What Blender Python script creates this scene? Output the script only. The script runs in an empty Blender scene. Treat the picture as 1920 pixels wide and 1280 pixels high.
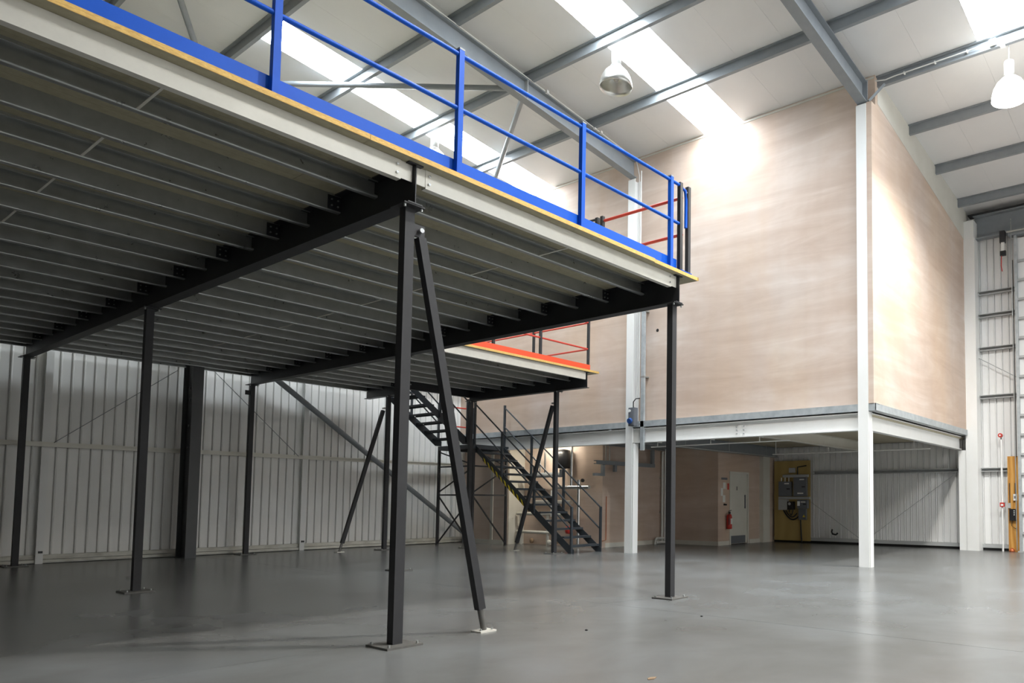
import bpy, math, random
from mathutils import Vector, Matrix
random.seed(7)
S = bpy.context.scene
COL = S.collection
V = Vector

# ---------------------------------------------------------------- camera
cd = bpy.data.cameras.new('camera'); cam = bpy.data.objects.new('camera', cd); COL.objects.link(cam)
S.camera = cam
cd.sensor_width = 36.0; cd.sensor_fit = 'HORIZONTAL'
FPX, PCX, PCY = 1357.63, 1327.71, 859.93           # calibrated focal length / principal point (1920x1280)
cd.lens = FPX / 1920 * 36
cd.shift_x = (960 - PCX) / 1920; cd.shift_y = (PCY - 640) / 1920
cd.clip_start = .05; cd.clip_end = 200
CR = Matrix(((0.573914, -0.818900, 0.005010), (0.050539, 0.029312, -0.998292), (0.817354, 0.573187, 0.058209)))                       # rows: right, down, forward
cam.matrix_world = Matrix.Translation(V((-3.563, -5.757, 1.25))) @ Matrix((CR[0], -V(CR[1]), -V(CR[2]))).transposed().to_4x4()

# ---------------------------------------------------------------- world and view
w = bpy.data.worlds.new('world'); S.world = w; w.use_nodes = True
bg = w.node_tree.nodes['Background']; bg.inputs[0].default_value = (.75, .85, 1, 1); bg.inputs[1].default_value = 1.0
S.view_settings.view_transform = 'Standard'; S.view_settings.look = 'None'
S.view_settings.exposure = 0.15; S.view_settings.gamma = 1.0; S.view_settings.use_curve_mapping = False
SKY_E = 23.0           # brightness of the daylight coming through the translucent roof strips
LAMP_W2 = 1500.0; LAMP_W = 1300.0         # lit high-bay lamp

# ---------------------------------------------------------------- materials
MATS = {}
def mat(name, col, rough=.5, metal=0., var=None, scale=3., stretch=(1,1,1), bump=0., bscale=40., spec=.5, rvar=0., emit=None, es=0., detail=4.):
    m = bpy.data.materials.new(name); m.use_nodes = True; MATS[name] = m
    nt = m.node_tree; n = nt.nodes; L = nt.links; b = n['Principled BSDF']
    b.inputs['Base Color'].default_value = (*col, 1); b.inputs['Roughness'].default_value = rough
    b.inputs['Metallic'].default_value = metal; b.inputs['Specular IOR Level'].default_value = spec
    if var or bump or rvar:
        tc = n.new('ShaderNodeNewGeometry'); mp = n.new('ShaderNodeMapping'); mp.inputs['Scale'].default_value = stretch
        L.new(tc.outputs['Position'], mp.inputs[0])
        nz = n.new('ShaderNodeTexNoise'); nz.inputs['Scale'].default_value = scale; nz.inputs['Detail'].default_value = detail
        nz.inputs['Roughness'].default_value = .6
        L.new(mp.outputs[0], nz.inputs['Vector'])
        if var:
            r = n.new('ShaderNodeValToRGB'); r.color_ramp.elements[0].position = .3; r.color_ramp.elements[1].position = .7
            r.color_ramp.elements[0].color = (*col, 1); r.color_ramp.elements[1].color = (*var, 1)
            L.new(nz.outputs['Fac'], r.inputs[0]); L.new(r.outputs[0], b.inputs['Base Color'])
        if rvar:
            mr = n.new('ShaderNodeMapRange'); mr.inputs[1].default_value = .3; mr.inputs[2].default_value = .7
            mr.inputs[3].default_value = rough - rvar; mr.inputs[4].default_value = rough + rvar
            L.new(nz.outputs['Fac'], mr.inputs[0]); L.new(mr.outputs[0], b.inputs['Roughness'])
        if bump:
            n2 = n.new('ShaderNodeTexNoise'); n2.inputs['Scale'].default_value = bscale; n2.inputs['Detail'].default_value = 3
            L.new(mp.outputs[0], n2.inputs['Vector'])
            bp = n.new('ShaderNodeBump'); bp.inputs['Strength'].default_value = bump; bp.inputs['Distance'].default_value = .01
            L.new(n2.outputs['Fac'], bp.inputs['Height']); L.new(bp.outputs[0], b.inputs['Normal'])
    if emit:
        b.inputs['Emission Color'].default_value = (*emit, 1); b.inputs['Emission Strength'].default_value = es
    return m

mat('dark_steel', (.036, .036, .039), .5, 0, (.042, .042, .045), 6, spec=.25)
mat('dark_steel_blue', (.032, .039, .047), .42, 0, (.040, .047, .055), 6)
mat('beam_black', (.014, .015, .019), .5, 0, (.020, .021, .025), 5)
mat('galv', (.40, .415, .41), .33, .7, (.47, .485, .475), 9, rvar=.06)
mat('galv_cream', (.68, .66, .60), .45, .15, (.76, .74, .67), 5, rvar=.06)
mat('galv_blue', (.36, .39, .41), .45, .15, (.50, .53, .54), 7, rvar=.06)
mat('chip_top', (.40, .36, .25), .75, 0, (.33, .30, .205), 14)
mat('chip_edge', (.78, .52, .16), .75, 0, (.55, .32, .09), 60, stretch=(.5, 1, 2))
mat('blue', (.004, .085, .52), .45, 0, (.005, .093, .56), 5, spec=.2)
mat('red', (.55, .045, .03), .38, 0, (.60, .06, .04), 5)
mat('kick_red', (.78, .085, .03), .4)
mat('white_paint', (.88, .88, .87), .45, 0, (.84, .84, .82), 3, stretch=(1, 1, .5))
mat('white_board', (.72, .70, .64), .7, 0, (.66, .64, .57), 2)
mat('cladding', (.76, .76, .755), .38, 0, (.80, .80, .79), 1.5, rvar=.05)
mat('cladding_lightened', (.86, .855, .83), .38, 0, (.89, .885, .86), 1.5, rvar=.05)  # same cladding, colour lifted to make up for weak light at the back
mat('column_grey', (.075, .077, .080), .5, 0, (.085, .087, .090), 5)
mat('cladding_sill', (.78, .77, .70), .5, 0, (.50, .48, .42), 4, stretch=(1, 1, 4))
mat('rail_cream', (.86, .84, .76), .4)
mat('roof_sheet', (.75, .755, .76), .5, 0, (.79, .79, .79), 1.0)
mat('grey_paint', (.24, .265, .285), .42, 0, (.28, .30, .32), 4)
mat('plate_grey', (.10, .098, .092), .5, 0, (.14, .135, .125), 8)
mat('unseen_wall_grey', (.50, .475, .46), .85, 0, (.52, .515, .50), 3)  # darker than the cladding so the unseen left wall bounces less light
mat('grey_light', (.42, .43, .43), .45)
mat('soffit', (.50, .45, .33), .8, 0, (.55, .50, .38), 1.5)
mat('white_plastic', (.82, .82, .80), .4)
mat('grey_plastic', (.15, .16, .18), .45)
mat('grey_plastic_light', (.42, .43, .43), .5)
mat('black_plastic', (.012, .012, .014), .4)
mat('red_plastic', (.55, .03, .02), .35)
mat('yellow_paint', (.78, .60, .03), .5)
mat('paper', (.80, .80, .76), .7)
mat('chrome', (.75, .75, .74), .18, 1.)
mat('cable', (.02, .02, .02), .5)
mat('copper', (.50, .13, .04), .35, .4)
mat('timber_chip', (.30, .20, .12), .8)
mat('blue_plastic', (.03, .10, .35), .4)
mat('brushed_alu', (.72, .72, .70), .28, .9)
mat('sky_panel', (.9, .9, .9), .6, emit=(.86, .94, 1.0), es=SKY_E)
mat('lamp_glow', (.9, .9, .9), .4, emit=(1.0, .97, .90), es=60.)
mat('lamp_diffuser', (.9, .9, .88), .3, emit=(1.0, .97, .88), es=9.)
mat('lamp_off', (.55, .54, .52), .35, .3)
mat('gap_black', (.012, .012, .012), .8)

def plaster():
    m = bpy.data.materials.new('plaster'); m.use_nodes = True; MATS['plaster'] = m
    nt = m.node_tree; n = nt.nodes; L = nt.links; b = n['Principled BSDF']
    g = n.new('ShaderNodeNewGeometry')
    def noise(scale, st, det, dist=0):
        mp = n.new('ShaderNodeMapping'); mp.inputs['Scale'].default_value = st; L.new(g.outputs['Position'], mp.inputs[0])
        z = n.new('ShaderNodeTexNoise'); z.inputs['Scale'].default_value = scale; z.inputs['Detail'].default_value = det
        z.inputs['Roughness'].default_value = .62; z.inputs['Distortion'].default_value = dist
        L.new(mp.outputs[0], z.inputs['Vector']); return z.outputs['Fac']
    def ramp(f, stops):
        r = n.new('ShaderNodeValToRGB'); e = r.color_ramp.elements
        while len(e) < len(stops): e.new(.5)
        for k, (p, c) in enumerate(stops): e[k].position = p; e[k].color = (*c, 1)
        L.new(f, r.inputs[0]); return r.outputs[0]
    def mix(kind, fac, a, bb):
        x = n.new('ShaderNodeMixRGB'); x.blend_type = kind
        if isinstance(fac, float): x.inputs[0].default_value = fac
        else: L.new(fac, x.inputs[0])
        L.new(a, x.inputs[1]); L.new(bb, x.inputs[2]); return x.outputs[0]
    base = ramp(noise(.40, (1, 1, 1.5), 4, .4), [(.30, (.575, .44, .355)), (.5, (.63, .505, .425)), (.68, (.68, .575, .505))])
    strokes = ramp(noise(.75, (.40, .40, 3.4), 5, .8), [(.36, (.92, .90, .885)), (.52, (1, 1, 1)), (.68, (1.08, 1.12, 1.16))])
    warm = ramp(noise(.6, (1, 1, .30), 3), [(.45, (1, 1, 1)), (.68, (1.01, .96, .88))])
    vert = ramp(noise(1.0, (3.2, 3.2, .06), 2), [(.35, (.985, .985, .985)), (.65, (1.012, 1.012, 1.015))])
    L.new(mix('MULTIPLY', 1.0, mix('MULTIPLY', 1.0, mix('MULTIPLY', 1.0, base, strokes), warm), vert), b.inputs['Base Color'])
    b.inputs['Roughness'].default_value = .75
plaster()

def floor_mat():
    m = bpy.data.materials.new('concrete'); m.use_nodes = True; MATS['concrete'] = m
    nt = m.node_tree; n = nt.nodes; L = nt.links; b = n['Principled BSDF']
    g = n.new('ShaderNodeNewGeometry')
    a = n.new('ShaderNodeTexNoise'); a.inputs['Scale'].default_value = .5; a.inputs['Detail'].default_value = 5; a.inputs['Roughness'].default_value = .5
    a.inputs['Distortion'].default_value = .5; L.new(g.outputs['Position'], a.inputs['Vector'])
    r = n.new('ShaderNodeValToRGB'); e = r.color_ramp.elements; e.new(.5)
    e[0].position = .25; e[0].color = (.132, .130, .124, 1); e[1].position = .5; e[1].color = (.170, .173, .171, 1); e[2].position = .78; e[2].color = (.212, .222, .227, 1)
    L.new(a.outputs['Fac'], r.inputs[0])
    c = n.new('ShaderNodeTexNoise'); c.inputs['Scale'].default_value = 1.3; c.inputs['Detail'].default_value = 5; c.inputs['Distortion'].default_value = .6; L.new(g.outputs['Position'], c.inputs['Vector'])
    r2 = n.new('ShaderNodeValToRGB'); r2.color_ramp.elements[0].position = .35; r2.color_ramp.elements[0].color = (.92, .915, .905, 1)
    r2.color_ramp.elements[1].position = .7; r2.color_ramp.elements[1].color = (1.06, 1.065, 1.075, 1); L.new(c.outputs['Fac'], r2.inputs[0])
    x = n.new('ShaderNodeMixRGB'); x.blend_type = 'MULTIPLY'; x.inputs[0].default_value = 1; L.new(r.outputs[0], x.inputs[1]); L.new(r2.outputs[0], x.inputs[2])
    L.new(x.outputs[0], b.inputs['Base Color'])
    mr = n.new('ShaderNodeMapRange'); mr.inputs[1].default_value = .3; mr.inputs[2].default_value = .7; mr.inputs[3].default_value = .26; mr.inputs[4].default_value = .26
    b.inputs['Roughness'].default_value = .26
    b.inputs['Specular IOR Level'].default_value = .5
floor_mat()

def ply(name, c1, c2, st):
    m = bpy.data.materials.new(name); m.use_nodes = True; MATS[name] = m
    nt = m.node_tree; n = nt.nodes; L = nt.links; b = n['Principled BSDF']
    g = n.new('ShaderNodeNewGeometry'); mp = n.new('ShaderNodeMapping'); mp.inputs['Scale'].default_value = st; L.new(g.outputs['Position'], mp.inputs[0])
    z = n.new('ShaderNodeTexWave'); z.inputs['Scale'].default_value = 2.2; z.inputs['Distortion'].default_value = 9; z.inputs['Detail'].default_value = 3
    z.inputs['Detail Scale'].default_value = .7; z.bands_direction = 'Y'; L.new(mp.outputs[0], z.inputs['Vector'])
    r = n.new('ShaderNodeValToRGB'); r.color_ramp.elements[0].color = (*c1, 1); r.color_ramp.elements[1].color = (*c2, 1); L.new(z.outputs['Fac'], r.inputs[0])
    L.new(r.outputs[0], b.inputs['Base Color']); b.inputs['Roughness'].default_value = .65
ply('ply_orange', (.50, .22, .035), (.66, .36, .09), (1, 1.2, .35))
ply('ply_yellow', (.40, .28, .095), (.44, .315, .115), (1, .4, .15))

# ---------------------------------------------------------------- mesh helpers
class MB:
    def __init__(s): s.v = []; s.f = []; s.sm = []
    def add(s, vs, fs, sm=False):
        o = len(s.v); s.v += [V(p) for p in vs]
        for f in fs: s.f.append([i + o for i in f]); s.sm.append(sm)
        return s
    def box(s, x0, x1, y0, y1, z0, z1):
        x0, x1 = min(x0, x1), max(x0, x1); y0, y1 = min(y0, y1), max(y0, y1); z0, z1 = min(z0, z1), max(z0, z1)
        return s.add([(x0,y0,z0),(x1,y0,z0),(x1,y1,z0),(x0,y1,z0),(x0,y0,z1),(x1,y0,z1),(x1,y1,z1),(x0,y1,z1)],
                     [(3,2,1,0),(4,5,6,7),(0,1,5,4),(1,2,6,5),(2,3,7,6),(3,0,4,7)])
    def prism(s, prof, axis, a0, a1, dz=0.):
        # closed 2D outline swept along an axis; dz shifts the far end in Z
        n = len(prof); P = []
        for k, a in enumerate((a0, a1)):
            for (u, v) in prof:
                p = {'X': (a, u, v), 'Y': (u, a, v), 'Z': (u, v, a)}[axis]
                P.append((p[0], p[1], p[2] + (dz if k and axis != 'Z' else 0)))
        F = [(i, (i + 1) % n, n + (i + 1) % n, n + i) for i in range(n)] + [tuple(range(n))[::-1], tuple(range(n, 2 * n))]
        return s.add(P, F)
    def bar(s, p0, p1, a, b=None, up=(0, 0, 1)):
        b = b or a; p0, p1 = V(p0), V(p1); d = (p1 - p0).normalized(); up = V(up)
        if abs(d.dot(up)) > .98: up = V((0, 1, 0))
        r = d.cross(up).normalized(); u = r.cross(d)
        q = [(-a/2, -b/2), (a/2, -b/2), (a/2, b/2), (-a/2, b/2)]
        return s.add([p0 + r*i + u*j for i, j in q] + [p1 + r*i + u*j for i, j in q],
                     [(0,1,2,3),(7,6,5,4),(0,4,5,1),(1,5,6,2),(2,6,7,3),(3,7,4,0)])
    def tube(s, pts, r, n=8):
        pts = [V(p) for p in pts]; R = []
        for i, p in enumerate(pts):
            d = (pts[min(i+1, len(pts)-1)] - pts[max(i-1, 0)]).normalized()
            up = V((0, 0, 1)) if abs(d.z) < .95 else V((0, 1, 0))
            a = d.cross(up).normalized(); b = a.cross(d)
            R.append([p + (a*math.cos(t) + b*math.sin(t))*r for t in (2*math.pi*k/n for k in range(n))])
        F = []
        for i in range(len(pts)-1):
            for k in range(n): F.append((i*n+k, i*n+(k+1) % n, (i+1)*n+(k+1) % n, (i+1)*n+k))
        s.add([q for ring in R for q in ring], F, True)
        m = (len(pts)-1)*n
        return s.add(R[0] + R[-1], [tuple(range(n))[::-1], tuple(range(n, 2*n))])
    def lathe(s, c, prof, n=20):
        c = V(c); P = []
        for (r, z) in prof: P += [c + V((r*math.cos(2*math.pi*k/n), r*math.sin(2*math.pi*k/n), z)) for k in range(n)]
        F = [(i*n+k, i*n+(k+1) % n, (i+1)*n+(k+1) % n, (i+1)*n+k) for i in range(len(prof)-1) for k in range(n)]
        return s.add(P, F, True)
    def poly(s, pts): return s.add(pts, [tuple(range(len(pts)))])
    def mesh(s, name, m, org):
        me = bpy.data.meshes.new(name); me.from_pydata([tuple(p - org) for p in s.v], [], s.f)
        me.polygons.foreach_set('use_smooth', s.sm); me.materials.append(MATS[m]); me.update(); return me

WL = {}            # world location of every object (nothing is rotated)
def wl(o): return WL.get(o.name, V((0, 0, 0)))
def put(name, me, org, parent=None):
    o = bpy.data.objects.new(name, me); COL.objects.link(o); org = V(org); WL[o.name] = org
    o.location = org - (wl(parent) if parent else V((0, 0, 0)))
    if parent: o.parent = parent
    return o
def part(name, mb, m, parent=None, org=None):
    if org is None:
        xs = [p.x for p in mb.v]; ys = [p.y for p in mb.v]; zs = [p.z for p in mb.v]
        org = V(((min(xs)+max(xs))/2, (min(ys)+max(ys))/2, min(zs)))
    org = V(org); return put(name, mb.mesh(name, m, org), org, parent)
def tag(o, label, cat, group=None):
    o['label'] = label; o['category'] = cat
    if group: o['group'] = group
    return o
def thing(name, label, cat, loc, group=None):
    o = put(name, None, loc); o.empty_display_size = .2; return tag(o, label, cat, group)
def struct(name, mb=None, m=None, label=None, loc=(0, 0, 0)):
    o = part(name, mb, m) if mb else put(name, None, loc)
    o['kind'] = 'structure'
    if label: o['label'] = label
    return o
def box(*a): return MB().box(*a)

def I_prof(c, z0, z1, fw, ft=.014, wt=.010):
    h, q = fw/2, wt/2
    return [(c-h,z0),(c+h,z0),(c+h,z0+ft),(c+q,z0+ft),(c+q,z1-ft),(c+h,z1-ft),(c+h,z1),(c-h,z1),(c-h,z1-ft),(c-q,z1-ft),(c-q,z0+ft),(c-h,z0+ft)]
def C_prof(u, z0, z1, fl, s, lip=.02, t=.005, r=0.):
    # lipped channel: web at u, flanges towards s; bottom corners rounded by r
    def rnd(cx, cz, a0, a1): return [(cx + r*math.cos(a), cz + r*math.sin(a)) for a in (math.radians(a0 + (a1-a0)*k/4) for k in range(5))]
    if r:
        b0 = rnd(r, r, 180, 270); b1 = rnd(fl-r, r, 270, 360)
    else: b0, b1 = [(0, 0)], [(fl, 0)]
    p = b0 + b1 + [(fl, lip), (fl-t, lip), (fl-t, max(t, r)), (fl-t-r, t), (t+r, t), (t, max(t, r)+.001), (t, lip-0 if False else (z1-z0)-t), (fl-t, (z1-z0)-t), (fl-t, (z1-z0)-lip), (fl, (z1-z0)-lip), (fl, z1-z0), (0, z1-z0)]
    p = [(u + s*a, z0 + b) for a, b in p]
    return p if s > 0 else p[::-1]
def H_prof(x0, x1, y0, y1, t=.016, along='Y'):
    # H section in plan: flanges on the x0 and x1 sides (along='Y') or on the y0 and y1 sides
    if along == 'Y':
        c = (y0+y1)/2; q = t/2
        return [(x0,y0),(x0+t,y0),(x0+t,c-q),(x1-t,c-q),(x1-t,y0),(x1,y0),(x1,y1),(x1-t,y1),(x1-t,c+q),(x0+t,c+q),(x0+t,y1),(x0,y1)]
    c = (x0+x1)/2; q = t/2
    return [(x0,y0),(x1,y0),(x1,y0+t),(c+q,y0+t),(c+q,y1-t),(x1,y1-t),(x1,y1),(x0,y1),(x0,y1-t),(c-q,y1-t),(c-q,y0+t),(x0,y0+t)]

# ---------------------------------------------------------------- setting
RX, RZ, RS = 9.8, 9.76, .105
RIDGE = -5.5
def rz(x): return RZ - RS*(x - RX) if x >= RIDGE else RZ - RS*(2*RIDGE - x - RX)
XE, YG, YF, XW = 16.3, 12.62, -12.4, -12.0

# floor slabs with saw-cut joints
fl = struct('floor', box(XW-.2, XE+.2, YF-.2, YG+.2, -.30, -.05), 'gap_black', 'polished grey concrete warehouse floor')
fx = [XW, -9.0, -3.0, 3.0, 9.0, XE+.2]; fy = [YF, -5.6, .33, 6.4, YG+.2]
for i in range(len(fx)-1):
    for j in range(len(fy)-1):
        part('slab', box(fx[i]+.003, fx[i+1]-.003, fy[j]+.003, fy[j+1]-.003, -.06, 0), 'concrete', fl)

def cladding_panel(n=5, pitch=.1775):
    # profile (u, depth towards the room): broad pans parted by narrow grooves with a small raised lip
    pts = []
    for k in range(n):
        u = k*pitch
        pts += [(u, -.030), (u+.012, -.030), (u+.020, .012), (u+.032, .016), (u+.048, .002), (u+pitch-.004, 0)]
    pts += [(n*pitch-.001, -.030), (n*pitch-.001, -.045), (0, -.045)]
    return pts, n*pitch
cp, cw = cladding_panel()

# gable wall behind the mezzanine
wb = struct('wall_back', None, None, 'pale ribbed metal cladding wall behind the mezzanine')
m = MB(); m.prism([(XW, 0), (XE, 0), (XE, rz(XE)), (RIDGE, rz(RIDGE)), (XW, rz(XW))], 'Y', YG+.05, YG+.2); part('backing', m, 'cladding_lightened', wb)
mb = MB(); mb.prism([(u, YG - d) for u, d in cp], 'Z', 0, 1); gme = mb.mesh('panel', 'cladding_lightened', V((0, 0, 0)))
x = -11.625
while x < 9.9:
    o = put('panel', gme, (x, 0, .17), wb); o.scale = (1, 1, rz(x+cw/2) - .35); x += cw
part('sill_flashing', MB().box(XW, 9.9, YG-.05, YG, .085, .165), 'cladding_sill', wb)
part('sill_flashing', MB().box(XW, 9.9, YG-.09, YG, .02, .075), 'cladding_sill', wb)
part('wall_rail', MB().prism(C_prof(YG-.13, 2.22, 2.31, .10, -1, .02, .006), 'X', -8.4, 9.7), 'rail_cream', wb)
part('wall_rail', MB().prism(C_prof(YG-.13, 4.5, 4.6, .10, -1, .02, .006), 'X', -8.4, 9.7), 'rail_cream', wb)

# eaves wall at the far right
wr = struct('wall_right', None, None, 'pale ribbed metal cladding wall at the far right with grey rails')
part('backing', box(XE+.05, XE+.2, YF, YG, 0, rz(XE)+.05), 'cladding', wr)
mb = MB(); mb.prism([(XE - d, u) for u, d in cp], 'Z', 0, 1); rme = mb.mesh('panel', 'cladding', V((0, 0, 0)))
y = -8.2
while y < 5.5:
    o = put('panel', rme, (0, y, .17), wr); o.scale = (1, 1, 8.7 if y < -.5 else 2.75); y += cw
part('sill_flashing', box(XE-.08, XE, -8.2, 5.6, .07, .165), 'grey_light', wr)
part('sill_gap', box(XE-.04, XE, -8.2, 5.6, 0, .07), 'gap_black', wr)
for z in (2.11, 4.03, 5.31, 6.20, 6.81):
    y1 = 4.2 if z < 3 else -.62
    part('wall_rail', MB().prism(C_prof(XE-.02, z-.05, z+.05, .12, -1, .02, .006), 'Y', -8.2, y1), 'grey_light', wr)
part('bracing_rod', MB().tube([(16.15, 4.28, 1.25), (16.15, 2.6, .12)], .008), 'grey_light', wr)
part('bracing_rod', MB().tube([(16.15, 2.35, .28), (16.15, -.05, 2.02)], .008), 'grey_light', wr)
part('bracing_rod', MB().tube([(16.15, -.62, 5.12), (16.15, -2.4, 4.0)], .011), 'grey_light', wr)

# walls behind and beside the viewer
struct('wall_front', box(XW, XE, YF-.2, YF, 0, 11.6), 'cladding')
struct('wall_left', box(XW-.2, XW, YF, YG, 0, 11.6), 'unseen_wall_grey')  # unseen; placed near and greyed to keep left-facing sides dark

# roof: insulated panels in metre-wide strips with translucent strips between them
SKY = [(8.78, 9.73), (2.70, 3.74), (-3.40, -2.39), (-9.5, -8.5)]
ce = struct('ceiling', None, None, 'sloping off-white insulated roof panels on grey purlins')
def strip(y0, y1, xa, xb, m, name, parent, t=.08, dz=0.):
    g = .0012
    mb = MB(); za, zb = rz(xa)+dz, rz(xb)+dz
    mb.add([(xa,y0+g,za),(xb,y0+g,zb),(xb,y1-g,zb),(xa,y1-g,za),(xa,y0+g,za+t),(xb,y0+g,zb+t),(xb,y1-g,zb+t),(xa,y1-g,za+t)],
           [(3,2,1,0),(4,5,6,7),(0,1,5,4),(1,2,6,5),(2,3,7,6),(3,0,4,7)])
    return part(name, mb, m, parent)
cuts = sorted(SKY); yy = YF
for (a, b) in cuts + [(YG+.1, None)]:
    n = max(1, round((a-yy)/1.0))
    for k in range(n):
        p0, p1 = yy+(a-yy)*k/n, yy+(a-yy)*(k+1)/n
        strip(p0, p1, RIDGE, XE+.1, 'roof_sheet', 'roof_panel', ce); strip(p0, p1, XW, RIDGE, 'roof_sheet', 'roof_panel', ce)
    if b is None: break
    strip(a, b, 9.86, XE+.1, 'roof_sheet', 'roof_panel', ce); strip(a, b, RIDGE, 2.60, 'roof_sheet', 'roof_panel', ce)
    strip(a, b, XW, RIDGE, 'roof_sheet', 'roof_panel', ce)
    yy = b
for i, (a, b) in enumerate(SKY):
    o = strip(a, b, 2.60, 9.86, 'sky_panel', 'window_%d' % (i+1), None, .04); o['kind'] = 'structure'; o['label'] = 'bright translucent skylight strip in the roof'
# purlins (parts of the roof)
px = 4.40
PUR = [px + 1.83*k for k in range(-5, 7)]
def Zp(xc, y0, y1):
    z1 = rz(xc) - .005; z0 = z1 - .19; t = .008
    return MB().prism([(xc-.065, z1+.006), (xc-.065, z1-t), (xc-t/2, z1-t), (xc-t/2, z0+.018), (xc-t/2, z0), (xc+.065, z0-.006), (xc+.065, z0+.012), (xc+.057, z0+.012), (xc+.057, z0+t), (xc+t/2, z0+t), (xc+t/2, z1), ], 'Y', y0, y1)
for xp in PUR:
    part('purlin', Zp(xp, YF, 12.4 if xp < 9.7 else -.42), 'grey_paint', ce)
part('eaves_purlin', MB().prism(C_prof(XE-.02, rz(XE)-.80, rz(XE)-.16, .2, -1, .03, .01), 'Y', YF, -.62), 'grey_paint', ce)
part('eaves_flashing', box(XE-.30, XE, YF, -.5, rz(XE)-.155, rz(XE)-.135), 'dark_steel', ce)
for k in range(3):
    xa = -.73 + 6.93*k
    if k < 1: pass
z_ = lambda x: rz(x) - .30
for a, b in (((-.73, 5.9), (2.6, 11.8)), ((2.6, 11.8), (6.15, 5.95)), ((6.3, 5.95), (9.72, 11.8))):
    part('roof_brace', MB().tube([(a[0], a[1], z_(a[0])), (b[0], b[1], z_(b[0]))], .055, 12), 'grey_paint', ce)

# plastered upper storey box and what carries it
wp = struct('wall_partition_front', MB().prism([(-.42, 3.15), (YG, 3.15), (YG, RZ+.02), (-.42, RZ+.02)], 'X', 9.78, 9.90), 'plaster', 'tall pink plastered wall facing the mezzanine above the white beam')
zt = lambda x: 9.24 - .158*(x-9.78)
mb = MB(); P = [(9.901, 3.15), (16.22, 3.15), (16.22, zt(16.22)), (9.901, zt(9.901))]
mb.prism(P, 'Y', -.42, -.30); struct('wall_partition_side', mb, 'plaster', 'pink plastered side wall lit by the hanging lamp')
mb = MB(); mb.prism([(9.901, zt(9.901)), (16.22, zt(16.22)), (16.22, rz(16.22)), (9.901, rz(9.901))], 'Y', -.425, -.31); struct('trim_1', mb, 'white_board')
struct('wall_partition_return', box(9.585, 9.779, -.42, -.312, 3.15, 9.14), 'plaster')
struct('trim_2', box(9.765, 9.779, -.40, YG, RZ-.065, RZ-.03), 'white_board')
mb = MB(); mb.prism(C_prof(9.60, 3.01, 3.15, .175, 1, .02, .008), 'Y', -.46, YG-.1); struct('trim_3', mb, 'galv_blue', 'galvanised channel under the pink front wall')
mb = MB(); mb.prism(C_prof(-.455, 3.01, 3.15, .155, 1, .02, .008), 'X', 9.79, 15.875); struct('trim_4', mb, 'galv_blue', 'galvanised channel under the pink side wall')
struct('trim_6', box(9.60, 9.789, -.456, -.440, 3.01, 3.15), 'galv_blue')
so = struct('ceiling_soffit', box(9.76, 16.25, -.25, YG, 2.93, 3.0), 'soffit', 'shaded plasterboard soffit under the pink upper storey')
# ground-floor walls below it
struct('wall_lower_left', box(9.96, 10.06, 10.75, YG, 0, 2.93), 'plaster')
struct('wall_alcove_back', box(10.62, 10.72, 7.62, 10.75, 0, 2.93), 'plaster')
struct('wall_alcove_side', box(10.06, 10.62, 10.70, 10.80, 0, 2.93), 'white_board')
struct('wall_lower_side', box(10.72, 13.30, 7.62, 7.72, 0, 2.93), 'plaster')
struct('wall_lower_front', box(13.30, 13.40, 5.72, 7.62, 0, 2.93), 'plaster')
struct('wall_door_left', box(13.40, 13.88, 5.72, 5.82, 0, 2.93), 'plaster')
struct('wall_door_right', box(14.91, 15.55, 5.72, 5.82, 0, 2.93), 'plaster')
struct('wall_door_head', box(13.88, 14.91, 5.72, 5.82, 2.11, 2.93), 'plaster')
struct('wall_pier', box(15.55, 15.95, 5.58, 5.82, 0, 2.93), 'white_board')
struct('wall_pier_side', box(15.95, 16.3, 5.62, 5.82, 0, 2.93), 'plaster')
struct('baseboard_1', box(10.74, 13.285, 7.60, 7.619, 0, .12), 'white_board')
struct('baseboard_2', box(13.28, 13.299, 5.70, 7.60, 0, .12), 'white_board')
struct('baseboard_3', box(13.30, 13.85, 5.70, 5.719, 0, .12), 'white_board')
struct('baseboard_4', box(14.95, 15.54, 5.70, 5.719, 0, .12), 'white_board')
struct('baseboard_5', box(9.94, 9.959, 10.76, YG-.1, 0, .12), 'white_board')
struct('trim_5', box(9.935, 9.959, 11.25, 11.36, .12, 2.93), 'white_board')
# white door with frame
dr = struct('door_1', box(13.94, 14.85, 5.735, 5.78, .02, 2.05), 'white_board', 'white door with dark kick plate and pull handle')
fr = MB(); fr.box(13.88, 13.94, 5.70, 5.82, 0, 2.11); fr.box(14.85, 14.91, 5.70, 5.82, 0, 2.11); fr.box(13.94, 14.85, 5.70, 5.82, 2.05, 2.11); part('door_frame', fr, 'white_board', dr)
part('kick_plate', box(13.98, 14.76, 5.728, 5.735, .03, .25), 'grey_plastic', dr)
mb = MB(); mb.bar((14.72, 5.715, 1.04), (14.72, 5.715, 1.44), .022, .03); mb.box(14.71, 14.73, 5.715, 5.735, 1.06, 1.09); mb.box(14.71, 14.73, 5.715, 5.735, 1.39, 1.42); part('door_handle', mb, 'grey_plastic', dr)
mb = MB(); mb.tube([(14.30, 5.73, 1.665), (14.30, 5.735, 1.665)], .018, 10); mb.box(14.285, 14.315, 5.73, 5.735, 1.57, 1.645); part('door_pictogram', mb, 'black_plastic', dr)

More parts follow.
